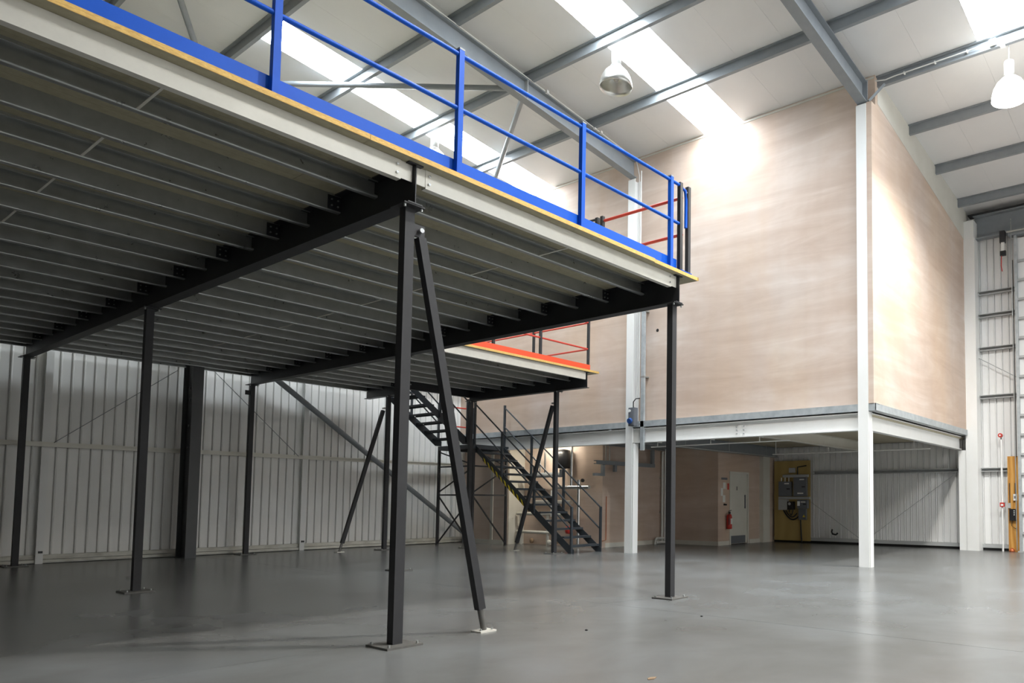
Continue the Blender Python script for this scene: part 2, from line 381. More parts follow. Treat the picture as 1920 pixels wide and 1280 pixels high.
# ---------------------------------------------------------------- building frame
def raf(y, x1, lab, wide=.19):
    xa = RIDGE; za = rz(xa) - .20; zb = rz(x1) - .20
    r = thing('roof_rafter', lab, 'rafter', (x1, y, zb), 'grey roof rafters')
    part('web_and_flanges', MB().prism(I_prof(y, za-.43, za, wide, .02, .014), 'X', xa, x1, zb-za), 'grey_paint', r)
    return r
r1 = raf(5.75, 9.6, 'grey steel rafter sloping down behind the blue rail to a white column')
for xx in (6.15,):
    part('stiffener', box(xx-.01, xx+.01, 5.65, 5.745, rz(xx)-.61, rz(xx)-.22), 'grey_light', r1)
mb = MB(); zc = lambda x: rz(x) - .19
mb.tube([(x_, 5.64, zc(x_)) for x_ in (3, 5, 7, 9.2, 9.55)] + [(9.64, 5.60, 9.2), (9.64, 5.60, 3.6)], .011, 6); part('conduit', mb, 'white_plastic', r1)
for x_ in (6.65, 8.1, 8.3): part('junction_box', box(x_-.03, x_+.03, 5.60, 5.66, zc(x_)-.03, zc(x_)+.03), 'white_plastic', r1)
r2 = raf(-.22, 9.62, 'grey steel rafter meeting the corner of the pink walls', .2)
part('knee_brace', MB().bar((9.60, -.36, 9.15), (9.78, -.62, 9.50), .045, .045), 'grey_paint', r2)
part('end_plate', box(9.60, 9.63, -.33, -.12, 9.10, 9.60), 'grey_paint', r2)
raf(11.95, 9.7, 'grey steel rafter along the back cladding wall')
raf(-6.2, 16.1, 'grey steel rafter of the next bay')

def hcol(lab, x0, x1, y0, y1, z1, m, along='Y', group=None, name='steel_column'):
    c = thing(name, lab, 'column', ((x0+x1)/2, (y0+y1)/2, 0), group)
    part('shaft', MB().prism(H_prof(x0, x1, y0, y1, .018, along), 'Z', 0, z1), m, c); return c
cr = hcol('white steel column at the front corner of the pink box', 9.57, 9.77, -.31, -.10, 9.12, 'white_paint', 'Y')
part('side_plate', box(9.60, 9.76, -.325, -.305, 0, 2.62), 'white_paint', cr)
part('side_plate', box(9.60, 9.76, -.30, -.285, 2.62, 3.0), 'white_paint', cr)
cl = hcol('white steel column in front of the pink wall beside the pipe duct', 9.55, 9.775, 5.66, 5.88, 9.12, 'white_paint', 'Y')
part('side_plate', box(9.58, 9.76, 5.645, 5.66, 0, 2.62), 'white_paint', cl)
cf = thing('steel_column', 'white cased column at the far end of the pink side wall', 'column', (16.05, -.5, 0))
mb = MB(); mb.box(15.88, 16.28, -.70, -.40, 0, 8.25); mb.box(15.90, 16.26, -.68, -.42, 8.25, 8.75); part('shaft', mb, 'white_paint', cf)
part('side_casing', box(15.90, 16.27, -.40, -.20, 0, 2.62), 'white_paint', cf)
hg = hcol('dark steel column standing against the back cladding wall under the mezzanine', 2.60, 2.80, 11.84, 12.34, 10.0, 'column_grey', 'X')
for z in (2.3, 2.75, 3.3, 3.55): part('bolt_head', box(2.57, 2.60, 11.90, 11.95, z, z+.05), 'beam_black', hg)
for X_, m_ in ((.46, 'cladding'), (5.27, 'cladding'), (8.9, 'cladding')):
    pass
gp = []
for X_, lb in ((.46, 'slim pale post on the back wall near the left-hand mezzanine column'), (5.27, 'slim pale post on the back wall under the long diagonal tube')):
    g = hcol(lb, X_-.055, X_+.055, YG-.12, YG-.028, 4.4, 'white_paint', 'X', name='cladding_post')
    part('clip', box(X_-.02, X_+.04, YG-.15, YG-.12, .20, .24), 'black_plastic', g)
db = thing('diagonal_brace', 'long grey diagonal tube bracing the back cladding wall', 'brace', (9.7, 12.3, .1))
part('tube', MB().tube([(4.15, 12.31, 4.28), (9.86, 12.31, .22)], .065, 12), 'grey_paint', db)
part('end_plate', box(9.75, 9.95, 12.26, 12.36, 0, .3), 'grey_paint', db)
for a, b, lb in (((.55, 2.3), (2.5, 3.99), 'thin bracing rod on the back wall left of the dark column'), ((3.0, 4.24), (5.05, 2.28), 'thin bracing rod on the back wall right of the dark column')):
    o = tag(part('bracing_rod', MB().tube([(a[0], 12.36, a[1]), (b[0], 12.36, b[1])], .007, 6), 'grey_paint'), lb, 'brace')

# white beams carrying the box
bf = thing('steel_beam', 'long white steel beam under the pink front wall', 'beam', (9.7, 6, 2.64))
part('web_and_flanges', MB().prism(I_prof(9.715, 2.64, 2.985, .16, .016, .012), 'Y', -.10, YG-.1), 'white_paint', bf)
for yb in (2.60, 2.78):
    for zb in (2.72, 2.80, 2.88): part('bolt', MB().tube([(9.675, yb, zb), (9.71, yb, zb)], .016, 6), 'grey_light', bf)
bs = thing('steel_beam', 'white steel beam under the pink side wall', 'beam', (13, -.22, 2.64))
part('web_and_flanges', MB().prism(I_prof(-.225, 2.64, 2.985, .14, .016, .012), 'X', 9.78, 15.9), 'white_paint', bs)
bi = thing('steel_beam', 'pale beam crossing the soffit under the pink box', 'beam', (13, 2.35, 2.66))
part('web_and_flanges', MB().prism(I_prof(2.35, 2.66, 2.925, .15, .014, .01), 'X', 9.8, 16.2), 'white_board', bi)
bj = thing('steel_beam', 'dark beam crossing the soffit beside the door wall', 'beam', (13, 5.5, 2.6))
part('web_and_flanges', MB().prism(I_prof(5.50, 2.62, 2.925, .15, .014, .01), 'X', 9.8, 16.2), 'grey_paint', bj)
bk = thing('steel_beam', 'dark beam crossing the soffit above the cable tray', 'beam', (11, 7.4, 2.6))
part('web_and_flanges', MB().prism(I_prof(7.35, 2.70, 2.925, .13, .014, .01), 'X', 9.8, 13.25), 'grey_paint', bk)

# ---------------------------------------------------------------- mezzanine platforms
ZB, ZC, ZD, ZT = 3.84, 4.035, 4.205, 4.252      # beam soffit, joist soffit, board underside, deck top
CS = .09
def base_plate(par, cx, cy, s=.165):
    bp = part('base_plate', box(cx-s, cx+s, cy-s, cy+s, 0, .018), 'plate_grey', par)
    return bp
def mez_column(par, x0, y0):
    c = part('column', box(x0, x0+CS, y0, y0+CS, .018, ZB-.012), 'dark_steel', par)
    bp = base_plate(c, x0+CS/2, y0+CS/2)
    for sx in (-1, 1):
        for sy in (-1, 1): part('bolt', MB().tube([(x0+CS/2+sx*.13, y0+CS/2+sy*.13, .018), (x0+CS/2+sx*.13, y0+CS/2+sy*.13, .04)], .012, 6), 'galv', c)
    part('cap_plate', box(x0-.055, x0+CS+.055, y0-.07, y0+CS+.07, ZB-.012, ZB), 'dark_steel', c)
    for sx in (-.035, CS+.035): part('bolt', MB().tube([(x0+sx, y0-.045, ZB-.04), (x0+sx, y0-.045, ZB-.012)], .012, 6), 'galv', c)
    return c
def main_beam(par, xc, y0, y1):
    return part('main_beam', MB().prism(I_prof(xc, ZB, ZD, .14, .012, .009), 'Y', y0, y1), 'beam_black', par)
JM = {}
def joist(par, xa, xb, y, s):
    k = (round(xb-xa, 3), s)
    if k not in JM:
        L_ = xb - xa
        a = MB().prism(C_prof(0, 0, ZD-ZC, .062, s, .024, .004, .011), 'X', 0, L_).mesh('joist', 'galv', V((0, 0, 0)))
        c = MB().box(0, .13, -s*.006, 0 - s*.001, .012, .150).mesh('cleat', 'beam_black', V((0, 0, 0)))
        bm = MB()
        for e in (.035, .095):
            for z in (.05, .11): bm.tube([(e, -s*.006, z), (e, -s*.018, z)], .009, 6)
        b = bm.mesh('cleat_bolts', 'galv', V((0, 0, 0))); JM[k] = (a, c, b)
    a, c, b = JM[k]
    j = put('joist', a, (xa, y, ZC), par)
    for e in (xa, xb-.13):
        put('cleat', c, (e, y, ZC), j); o = put('cleat_bolts', b, (e, y, ZC), j); o['kind'] = 'stuff'
    return j
def tie(par, x, y0, y1): return part('tie_strut', MB().bar((x, y0, ZC+.012), (x, y1, ZC+.012), .018, .006), 'galv_cream', par)

# --- big platform in the foreground
mz = thing('mezzanine_platform', 'large steel mezzanine platform with chipboard deck and blue edge rail', 'mezzanine', (0, 6, 0), 'mezzanine platforms')
BX = [-11.17, -7.44, -3.70, .045, 3.865]
for xb in BX: main_beam(mz, xb, -.075, 12.2)
for x0 in (-11.215, -7.485, -3.745, 0., 3.82):
    for y0 in (0., 6.07, 12.08): mez_column(mz, x0, y0)
YA = [.582 + 1.25*k for k in range(10)]; YB = [1.17 + 1.25*k for k in range(9)]
for i in range(4):
    xa, xb = BX[i]+.006, BX[i+1]-.006
    for y in YA: joist(mz, xa, xb, y, -1)
    for y in YB: joist(mz, xa, xb, y, 1)
    xm = (xa+xb)/2 + .04
    tie(mz, xm, -.02, .52)
    for k in range(8): tie(mz, xm, YB[k], YA[k+1]-.062)
    # edge channel, its end cleats and bolts
    ec = part('edge_channel', MB().prism(C_prof(-.03, ZC-.005, ZD-.002, .06, 1, .02, .005), 'X', xa+.115, xb-.115), 'galv_cream', mz)
    part('lower_lip', box(xa+.115, xb-.115, -.034, -.03, ZC-.005, ZC+.025), 'galv_cream', ec)
    for e, sg in ((xa, 1), (xb, -1)):
        cl_ = part('end_cleat', box(e+sg*.002, e+sg*.20, -.026, -.018, ZC+.01, ZD-.004), 'galv_cream', mz)
        for z in (ZC+.045, ZD-.05): part('bolt', MB().tube([(e+sg*.15, -.045, z), (e+sg*.15, -.03, z)], .012, 8), 'chrome', ec)
    for e0, e1 in (((xa, 2.57), (2.83, xb)) if i == 3 else ((xa, xb),)): part('edge_channel', MB().prism(C_prof(12.2, ZC, ZD-.002, .06, -1, .02, .005), 'X', e0, e1), 'galv', mz)
# deck boards: sheets 2.4 m long, 0.6 m wide
def deck(par, x0, x1, y0, y1, cuts=None):
    xs = [x0] + (cuts or []) + [x1]
    for i in range(len(xs)-1):
        yy_ = y0; first = True
        while yy_ < y1 - .01:
            ye = min(y1, yy_ + .6)
            if y1 - ye < .2: ye = y1
            o = part('deck_board', box(xs[i]+.0015, xs[i+1]-.0015, yy_+.001, ye-.001, ZD, ZT), 'chip_top', par)
            if first: part('board_edge', box(xs[i]+.0015, xs[i+1]-.0015, yy_-.003, yy_+.0005, ZD+.001, ZT-.001), 'chip_edge', o)
            first = False; yy_ = ye
DC = [-10.1, -7.6, -5.2, -2.75, -.42, 1.95]
deck(mz, -11.3, 3.28, -.14, 11.80, DC); deck(mz, 3.28, 4.20, -.125, 11.80)
for a_, b_ in list(zip([-11.3] + DC, DC + [2.55]))+[(2.85, 4.20)]: part('deck_board', box(a_+.0015, b_-.0015, 11.801, 12.2, ZD, ZT), 'chip_top', mz)
part('deck_board', box(2.55, 2.85, 11.801, 11.835, ZD, ZT), 'chip_top', mz)
part('board_edge', box(4.20, 4.204, -.14, 12.2, ZD+.001, ZT-.001), 'chip_edge', mz)
# knee brace beside the front middle column
def prop(par, top, foot, m='dark_steel', s=.075):
    t, f = V(top), V(foot); d = (t-f).normalized()
    b = part('prop', MB().bar(f + d*.22, t - d*.06, s, s, (0, 1, 0)), m, par)
    part('adjuster', MB().tube([f + V((0, 0, .015)), f + d*.24], .028, 10), 'plate_grey', b)
    part('foot_plate', box(f.x-.09, f.x+.09, f.y-.075, f.y+.075, 0, .015), 'galv_cream', b)
    for sx in (-1, 1): part('bolt', MB().tube([(f.x+sx*.065, f.y-.04, .015), (f.x+sx*.065, f.y-.04, .035)], .011, 6), 'galv', b)
    e1 = V((t.x, t.y, t.z)); part('pin', MB().tube([e1 + V((0, -.05, 0)), e1 + V((0, .05, 0))], .022, 10), 'chrome', b)
    return b
prop(mz, (.165, .045, 3.655), (.935, .0, 0))
part('lug', box(.09, .215, .035, .05, 3.60, 3.71), 'dark_steel', mz)
part('lug', box(3.72, 3.82, 12.11, 12.125, 3.60, 3.70), 'dark_steel', mz)

# --- second platform beyond it
m2 = thing('mezzanine_platform', 'smaller steel mezzanine platform with red kick board beside the staircase', 'mezzanine', (6.2, 8, 0), 'mezzanine platforms')
X2, XS = 8.37, 6.62
main_beam(m2, X2, 6.02, 10.32); main_beam(m2, XS, 10.32, 12.2)
part('main_beam', MB().prism(I_prof(10.32, ZB+.1, ZD, .1, .01, .008), 'X', XS, X2), 'beam_black', m2)
for x0, y0 in ((X2-.045, 6.98), (X2-.045, 10.2), (XS-.045, 11.15)): mez_column(m2, x0, y0)
k = 0; y = 6.62
while y < 12.1:
    joist(m2, 3.871, (X2 if y < 10.25 else XS) - .006, y, -1 if k % 2 == 0 else 1); k += 1; y += .61
part('edge_channel', MB().prism(C_prof(6.05, ZC-.005, ZD-.002, .06, 1, .02, .005), 'X', 4.205, X2-.02), 'galv_cream', m2)
part('edge_channel', MB().prism(C_prof(12.2, ZC, ZD-.002, .06, -1, .02, .005), 'X', 3.87, XS), 'galv', m2)
deck(m2, 4.205, 8.70, 5.97, 10.37, [6.6]); deck(m2, 4.205, XS+.1, 10.37, 12.2)
part('board_edge', box(8.70, 8.704, 5.97, 10.37, ZD+.001, ZT-.001), 'chip_edge', m2)
prop(m2, (X2, 7.13, 3.56), (X2+.08, 8.5, 0)); prop(m2, (6.50, 11.195, 3.52), (5.50, 11.195, 0))

# --- blue guard rail
gr = thing('guard_rail', 'bright blue tubular guard rail with kick board along the mezzanine edge', 'railing', (0, -.08, ZT))
PX = [.46 + 1.6*k for k in range(-7, 3)]
for xp in PX:
    p = part('post', box(xp-.027, xp+.027, -.107, -.053, ZT, ZT+1.195), 'blue', gr)
    part('post_cap', box(xp-.029, xp+.029, -.109, -.051, ZT+1.195, ZT+1.212), 'grey_paint', p)
    part('foot', box(xp-.06, xp+.06, -.115, -.03, ZT, ZT+.008), 'blue', p)
for zz, xe in ((ZT+1.155, 3.832), (ZT+.635, 3.832)):
    part('rail', MB().tube([(PX[0], -.08, zz), (xe, -.08, zz)], .021, 12), 'blue', gr)
part('kick_board', box(-11.2, 3.83, -.052, -.046, ZT+.003, ZT+.155), 'blue', gr)
# --- pallet gate with red bars
pg = thing('pallet_gate', 'black pallet gate with red bars at the end of the blue rail', 'gate', (3.93, .7, ZT))
for xp in (3.86, 4.035):
    part('post', box(xp-.027, xp+.027, -.107, -.053, ZT, ZT+1.19), 'black_plastic' if xp < 3.9 else 'dark_steel', pg)
part('gate_loop', MB().tube([(3.90, -.08, ZT+1.13), (3.97, -.08, ZT+1.12), (3.985, -.08, ZT+1.0), (3.985, -.08, ZT+.62)], .022, 10), 'blue', pg)
part('pivot', MB().tube([(3.86, -.08, ZT+1.14), (4.035, -.08, ZT+1.10)], .012, 8), 'grey_light', pg)
for zz, y0 in ((ZT+1.03, -.05), (ZT+.53, -.05)):
    part('bar', MB().tube([(3.95, y0, zz), (3.95, 1.36, zz)], .021, 10), 'red', pg)
for yp in (1.40, 1.50):
    part('post', box(3.925, 3.975, yp-.025, yp+.025, ZT, ZT+1.10), 'dark_steel', pg)
part('latch', MB().tube([(3.95, 1.5, ZT+1.08), (3.95, 1.70, ZT+1.09), (3.95, 1.74, ZT+1.03)], .018, 8), 'dark_steel', pg)
part('foot_plate', box(3.83, 4.06, -.13, -.03, ZT, ZT+.012), 'blue', pg)
# --- rail of the second platform
g2 = thing('guard_rail', 'dark post guard rail with red bars and red kick board on the far platform', 'railing', (7, 6.05, ZT))
for xp, yp in ((4.4, 6.08), (5.76, 6.08), (7.0, 6.08), (8.45, 6.08), (8.45, 7.95), (8.45, 10.25)):
    part('post', box(xp-.025, xp+.025, yp-.025, yp+.025, ZT, ZT+1.19), 'dark_steel', g2)
for zz in (ZT+.50, ZT+1.12):
    part('rail', MB().tube([(4.3, 6.08, zz), (8.45, 6.08, zz)], .02, 10), 'red', g2)
    part('rail', MB().tube([(8.45, 6.08, zz), (8.45, 10.25, zz)], .02, 10), 'red', g2)
part('kick_board', box(4.3, 8.47, 6.035, 6.045, ZT+.002, ZT+.13), 'kick_red', g2)
part('kick_board', box(8.48, 8.488, 6.05, 10.25, ZT+.002, ZT+.13), 'kick_red', g2)

# ---------------------------------------------------------------- staircase
st = thing('staircase', 'dark grey steel staircase with landing rising to the far platform', 'stairs', (9.05, 9, 0))
ZL = 2.72; XN, XF = 8.60, 9.52; Y0, Y1 = 6.66, 10.30; NR = 14
ris = ZL/NR; go = (Y1-Y0-.02)/(NR-1)
DS = 'dark_steel_blue'
for xs in (XN, XF):
    mb = MB(); s_ = (ZL)/(Y1-Y0+.0)
    mb.prism([(Y0-.06, 0), (Y0+.12, 0), (Y1, ZL-.19), (Y1, ZL-.02), (Y0-.06, .09)], 'X', xs-.006, xs+.006)
    part('stringer', mb, DS, st)
# tread (shared mesh): checker plate pan with turned-down edges
def tread_mesh(lx, ly):
    m_ = MB(); m_.box(0, lx, 0, ly, -.006, 0); m_.box(0, lx, 0, .006, -.05, -.006); m_.box(0, lx, ly-.006, ly, -.05, -.006)
    return m_.mesh('tread', DS, V((0, 0, 0)))
tm = tread_mesh(XF-XN-.014, .235)
for k in range(1, NR): put('tread', tm, (XN+.007, Y0 + go*(k-1), ris*k), st)
# handrails of the lower flight
for xs in (XN, XF):
    xo = xs + (-.03 if xs == XN else .03)
    for t, nw in ((0, 1), (.36, 0), (.70, 0), (1, 1)):
        yy_ = Y0 + (Y1-Y0)*t + (.03 if t == 1 else 0); zb_ = ZL*t - (.0 if t in (0, 1) else .06)
        part('post', box(xo-.025, xo+.025, yy_-.025, yy_+.025, max(0, zb_), ZL*t+1.10+(.05 if t == 1 else 0)), DS, st)
    for dz_ in (1.08, .55):
        part('handrail', MB().tube([(xo, Y0, dz_), (xo, Y1+.03, ZL+dz_)], .02, 8), DS, st)
# hazard strip along the underside of the near stringer
def sz(y): return (y-Y0-.12)*(ZL-.19)/(Y1-Y0-.12)
part('hazard_strip', MB().prism([(8.15, sz(8.15)-.03), (10.0, sz(10.0)-.03), (10.0, sz(10.0)+.07), (8.15, sz(8.15)+.07)], 'X', XN-.016, XN-.008), 'black_plastic', st)
for k in range(11):
    ya = 8.19 + k*.165
    part('yellow_stripe', MB().prism([(ya, sz(ya)-.03), (ya+.07, sz(ya+.07)-.03), (ya+.13, sz(ya+.13)+.07), (ya+.06, sz(ya+.06)+.07)], 'X', XN-.019, XN-.0165), 'yellow_paint', st)
# landing
LX0, LX1, LY0, LY1 = 8.52, 9.68, 10.30, 11.86
ld = part('landing', box(LX0, LX1, LY0, LY1, ZL-.01, ZL), DS, st)
mb = MB()
for a in ((LX0, LX1, LY0, LY0+.05), (LX0, LX1, LY1-.05, LY1), (LX0, LX0+.05, LY0+.05, LY1-.05), (LX1-.05, LX1, LY0+.05, LY1-.05)): mb.box(*a, ZL-.11, ZL-.01)
part('landing_frame', mb, DS, ld)
for lx in (LX0+.03, LX1-.03):
    for ly in (LY0+.03, LY1-.03): part('landing_leg', box(lx-.03, lx+.03, ly-.03, ly+.03, 0, ZL-.11), 'dark_steel', st)
def face(xa, ya, xb, yb):
    for z in (2.15, 1.38): part('leg_tie', MB().bar((xa, ya, z), (xb, yb, z), .03, .04), 'dark_steel', st)
    part('leg_brace', MB().bar((xa, ya, ZL-.16), (xb, yb, 2.18), .03, .03), 'dark_steel', st)
    part('leg_brace', MB().bar((xa, ya, 1.36), (xb, yb, .05), .03, .03), 'dark_steel', st)
    part('leg_brace', MB().bar((xa, ya, 1.45), (xb, yb, 2.12), .03, .03), 'dark_steel', st)
face(LX0+.03, LY1-.03, LX0+.03, LY0+.03); face(LX0+.03, LY0+.02, LX1-.03, LY0+.02)
part('leg_brace', MB().bar((LX0+.03, LY1-.03, .05), (LX0+.03, LY0+.03, 1.36), .03, .03), 'dark_steel', st)
# landing guard rails
for xp, yp in ((LX1-.03, LY1-.03), (8.95, LY1-.03)):
    part('post', box(xp-.025, xp+.025, yp-.025, yp+.025, ZL, ZL+1.19), DS, st)
for z in (ZL+1.14, ZL+.60):
    part('red_rail', MB().tube([(8.75, LY1-.03, z), (LX1-.03, LY1-.03, z)], .02, 8), 'red', st)
# upper flight to the far platform
UX0, UX1, UY0, UY1, NU = 8.50, 6.66, 10.52, 11.72, 8
ru = (ZT-ZL)/NU; gu = (UX0-UX1)/(NU-1)*.97
for ys in (UY0, UY1):
    part('stringer', MB().prism([(UX0+.03, ZL), (UX0+.03, ZL+.13), (UX1, ZT-.04), (UX1, ZT-.20), (UX0-.16, ZL-.0)], 'Y', ys-.006, ys+.006), DS, st)
m_ = MB(); ly = UY1-UY0-.014; m_.box(0, .235, 0, ly, -.006, 0); m_.box(0, .006, 0, ly, -.05, -.006); m_.box(.229, .235, 0, ly, -.05, -.006)
um = m_.mesh('tread', DS, V((0, 0, 0)))
for k in range(1, NU): put('tread', um, (UX0 - gu*k, UY0+.007, ZL + ru*k), st)
for ys in (UY0-.03, UY1+.03):
    for xx, zz in ((UX0-.05, ZL+.05), (7.62, 3.35), (6.75, ZT-.1)): part('post', box(xx-.025, xx+.025, ys-.025, ys+.025, zz, zz+1.15), DS, st)
    for dz_ in (1.10, .57): part('handrail', MB().tube([(UX0-.05, ys, ZL+.05+dz_), (6.75, ys, ZT-.02+dz_)], .02, 8), DS, st)

# ---------------------------------------------------------------- lamps
def lamp(lab, x, y, zt_, lit=False, cord=.12, g='high-bay lamps', w=LAMP_W):
    t = thing('pendant_lamp', lab, 'lamp', (x, y, zt_-.9), g)
    zh = zt_ - cord
    part('hanger', MB().tube([(x, y, zt_), (x+.015, y, zt_-cord*.5), (x, y, zh)], .010, 8), 'white_plastic', t)
    mb = MB(); mb.lathe((x, y, 0), [(.0, zh), (.085, zh), (.09, zh-.02), (.09, zh-.27), (.0, zh-.27)], 20); part('gear_housing', mb, 'white_plastic', t)
    part('collar', MB().lathe((x, y, 0), [(.08, zh-.27), (.11, zh-.275), (.11, zh-.30), (.08, zh-.30)], 20), 'brushed_alu', t)
    a = zh - .30
    out = [(.085, a), (.15, a-.03), (.22, a-.10), (.275, a-.20), (.305, a-.31), (.315, a-.40)]
    inn = [(r-.008, z) for r, z in out[::-1]]
    part('reflector', MB().lathe((x, y, 0), out + inn, 28), 'lamp_diffuser' if lit else 'brushed_alu', t)
    part('bulb', MB().lathe((x, y, 0), [(.0, a-.01), (.03, a-.02), (.035, a-.10), (.055, a-.16), (.06, a-.22), (.04, a-.27), (0, a-.285)], 14), 'lamp_glow' if lit else 'lamp_off', t)
    if lit:
        ld_ = bpy.data.lights.new('lamp_light', 'SPOT'); ld_.energy = w; ld_.color = (1.0, .96, .89); ld_.spot_size = math.radians(155); ld_.spot_blend = .75; ld_.shadow_soft_size = .12
        lo = bpy.data.objects.new('lamp_light', ld_); COL.objects.link(lo); lo.parent = t; lo.location = V((0, 0, a-.36-(zt_-.9)))
    return t
lamp('unlit aluminium bell lamp hanging beside the upper skylight strip', 6.28, 3.32, rz(6.28)-.19, False, .20)
lamp('unlit bell lamp half hidden behind the blue kick board', 6.36, 9.16, rz(6.36)-.19)
lamp('brightly lit bell lamp at the upper right near the pink side wall', 9.98, -2.90, rz(9.98)-.19, True, .30)
for xl, yl, lb in ((2.62, -2.9, 'lit bell lamp over the open floor in front of the gate'), (9.98, -9.0, 'lit bell lamp of the next bay by the far wall'), (2.62, -9.0, 'lit bell lamp in the middle of the next bay')):
    lamp(lb, xl, yl, rz(xl)-.19, True, .30, w=LAMP_W2)
# conduit on the purlin leading to the lit lamp
cn = thing('lamp_conduit', 'thin white conduit clipped along the purlin to the lit lamp', 'conduit', (9.84, -.3, 9.5))
zq = rz(9.89)-.12
part('pipe', MB().tube([(9.80, -.38, zq+.02), (9.82, -.62, zq-.02), (9.83, -.8, zq), (9.83, -2.6, zq)], .011, 6), 'white_plastic', cn)
for yq in (-1.0, -1.6, -2.2): part('clip', box(9.815, 9.88, yq-.012, yq+.012, zq-.02, zq+.02), 'white_plastic', cn)
part('outlet_box', box(9.80, 9.88, -2.72, -2.60, zq-.04, zq+.05), 'white_plastic', cn)
part('outlet_box', box(9.84, 9.93, -2.86, -2.78, zq-.12, zq-.05), 'white_plastic', cn)

# ---------------------------------------------------------------- electrical board on the far wall
def tbox(name, lab, cat, b, m, group=None): return tag(part(name, box(*b), m), lab, cat, group)
tbox('plywood_board', 'tall yellowish plywood board carrying the electrical boxes', 'board', (16.14, 16.157, 4.28, 5.53, .06, 2.50), 'ply_yellow')
def cabinet(lab, y0, y1, z0, z1, m='grey_plastic', d=.11, door=True, name='switch_box'):
    c = thing(name, lab, 'electrical box', (16.13, (y0+y1)/2, z0)); yA, yB = min(y0, y1), max(y0, y1)
    part('body', box(16.138-d, 16.138, yA, yB, z0, z1), m, c)
    if door:
        part('cover', box(16.132-d, 16.138-d, yA+.015, yB-.015, z0+.015, z1-.015), m, c)
        part('rating_label', box(16.130-d, 16.132-d, yA+.06, yA+.22, z1-.08, z1-.045), 'paper', c)
        part('latch', box(16.125-d, 16.132-d, yA+.03, yA+.14, (z0+z1)/2-.015, (z0+z1)/2+.015), 'black_plastic', c)
    return c
c1 = cabinet('upper left dark grey switch box on the plywood board', 4.89, 5.32, 1.41, 1.86)
for yq in (4.99, 5.12, 5.25): part('conduit_stub', MB().tube([(16.09, yq, 1.86), (16.09, yq, 1.985)], .014, 8), 'white_plastic', c1)
c2 = cabinet('upper right dark grey switch box with a yellow warning mark', 4.37, 4.80, 1.41, 1.98)
mb = MB(); mb.prism([(4.60, 1.73), (4.70, 1.73), (4.65, 1.83)], 'X', 16.024, 16.026); part('warning_triangle', mb, 'yellow_paint', c2)
part('lower_label', box(16.020, 16.022, 4.46, 4.66, 1.48, 1.52), 'paper', c2)
cabinet('pale grey meter box at lower left of the plywood board', 5.01, 5.32, .99, 1.31, 'grey_plastic_light', .12, False)
mt = cabinet('black electricity meter between the lower boxes', 4.80, 5.00, 1.0, 1.25, 'black_plastic', .14, False, 'electricity_meter')
part('dial', MB().tube([(15.99, 4.92, 1.18), (15.998, 4.92, 1.18)], .045, 14), 'grey_plastic_light', mt)
c3 = cabinet('small grey isolator box at lower right of the plywood board', 4.33, 4.67, 1.04, 1.30)
part('switch_lever', box(15.99, 16.02, 4.58, 4.65, 1.12, 1.26), 'white_plastic', c3)
c4 = cabinet('little grey fuse box below the isolator', 4.39, 4.64, .70, 1.035, 'grey_plastic', .09, False, 'fuse_box')
part('warning_mark', MB().prism([(4.41, .78), (4.50, .78), (4.455, .86)], 'X', 16.046, 16.047), 'yellow_paint', c4)
tbox('cable_trunking', 'grey trunking across the middle of the plywood board', 'trunking', (16.06, 16.138, 4.28, 5.34, 1.32, 1.395), 'grey_plastic_light')
tbox('cable_trunking', 'grey trunking across the top of the plywood board', 'trunking', (16.06, 16.138, 4.33, 5.19, 1.99, 2.07), 'grey_plastic_light')
tbox('junction_box', 'pale junction box near the top of the plywood board', 'electrical box', (16.07, 16.138, 4.78, 4.98, 2.13, 2.28), 'grey_plastic_light')
def cab(lab, pts, r, m='cable', g=None, name='cable'): return tag(part(name, MB().tube(pts, r, 8), m), lab, 'cable', g)
def arc(p, q, sag, x=16.10, n=10):
    return [(x, p[0]+(q[0]-p[0])*t, p[1]+(q[1]-p[1])*t - sag*4*t*(1-t)) for t in (i/n for i in range(n+1))]
cab('thick dark cable looping outermost under the meter', arc((5.18, .985), (4.665, .80), .18), .022)
cab('dark cable looping just inside the outermost cable', arc((5.08, .985), (4.70, .90), .16, 16.07), .018)
cab('short dark cable loop directly below the meter', arc((4.95, .995), (4.82, .995), .16, 16.04), .018)
cab('dark cable dropping from the fuse box to the floor', [(16.11, 4.60, .695), (16.11, 4.585, .4), (16.11, 4.56, .02)], .020)
cab('dark cable rising from the upper trunking to the soffit', [(16.11, 4.70, 2.07), (16.11, 4.70, 2.30), (16.11, 4.40, 2.34)], .018)
tag(part('wall_hook', MB().tube([(16.25, 3.62, .42), (16.17, 3.60, .36), (16.15, 3.56, .30), (16.15, 3.46, .28), (16.17, 3.40, .33)], .025, 8), 'cable'), 'small dark pipe bracket low on the cladding beside the plywood', 'bracket')

# ---------------------------------------------------------------- door wall: extinguisher, notices
fe = thing('fire_extinguisher', 'red fire extinguisher hanging left of the white door', 'extinguisher', (13.74, 5.63, .46))
part('cylinder', MB().lathe((13.74, 5.63, 0), [(0, .46), (.075, .465), (.08, .49), (.08, .80), (.065, .86), (.03, .89), (0, .89)], 18), 'red_plastic', fe)
part('valve', box(13.715, 13.765, 5.60, 5.65, .89, .95), 'black_plastic', fe)
part('handle', MB().bar((13.70, 5.63, .965), (13.80, 5.60, .99), .025, .015), 'black_plastic', fe)
part('hose', MB().tube([(13.71, 5.61, .92), (13.655, 5.585, .88), (13.65, 5.575, .75), (13.655, 5.575, .58)], .014, 8), 'black_plastic', fe)
part('instruction_label', box(13.69, 13.79, 5.5475, 5.5495, .60, .76), 'paper', fe)
part('wall_bracket', box(13.70, 13.78, 5.70, 5.718, .70, .84), 'grey_plastic', fe)
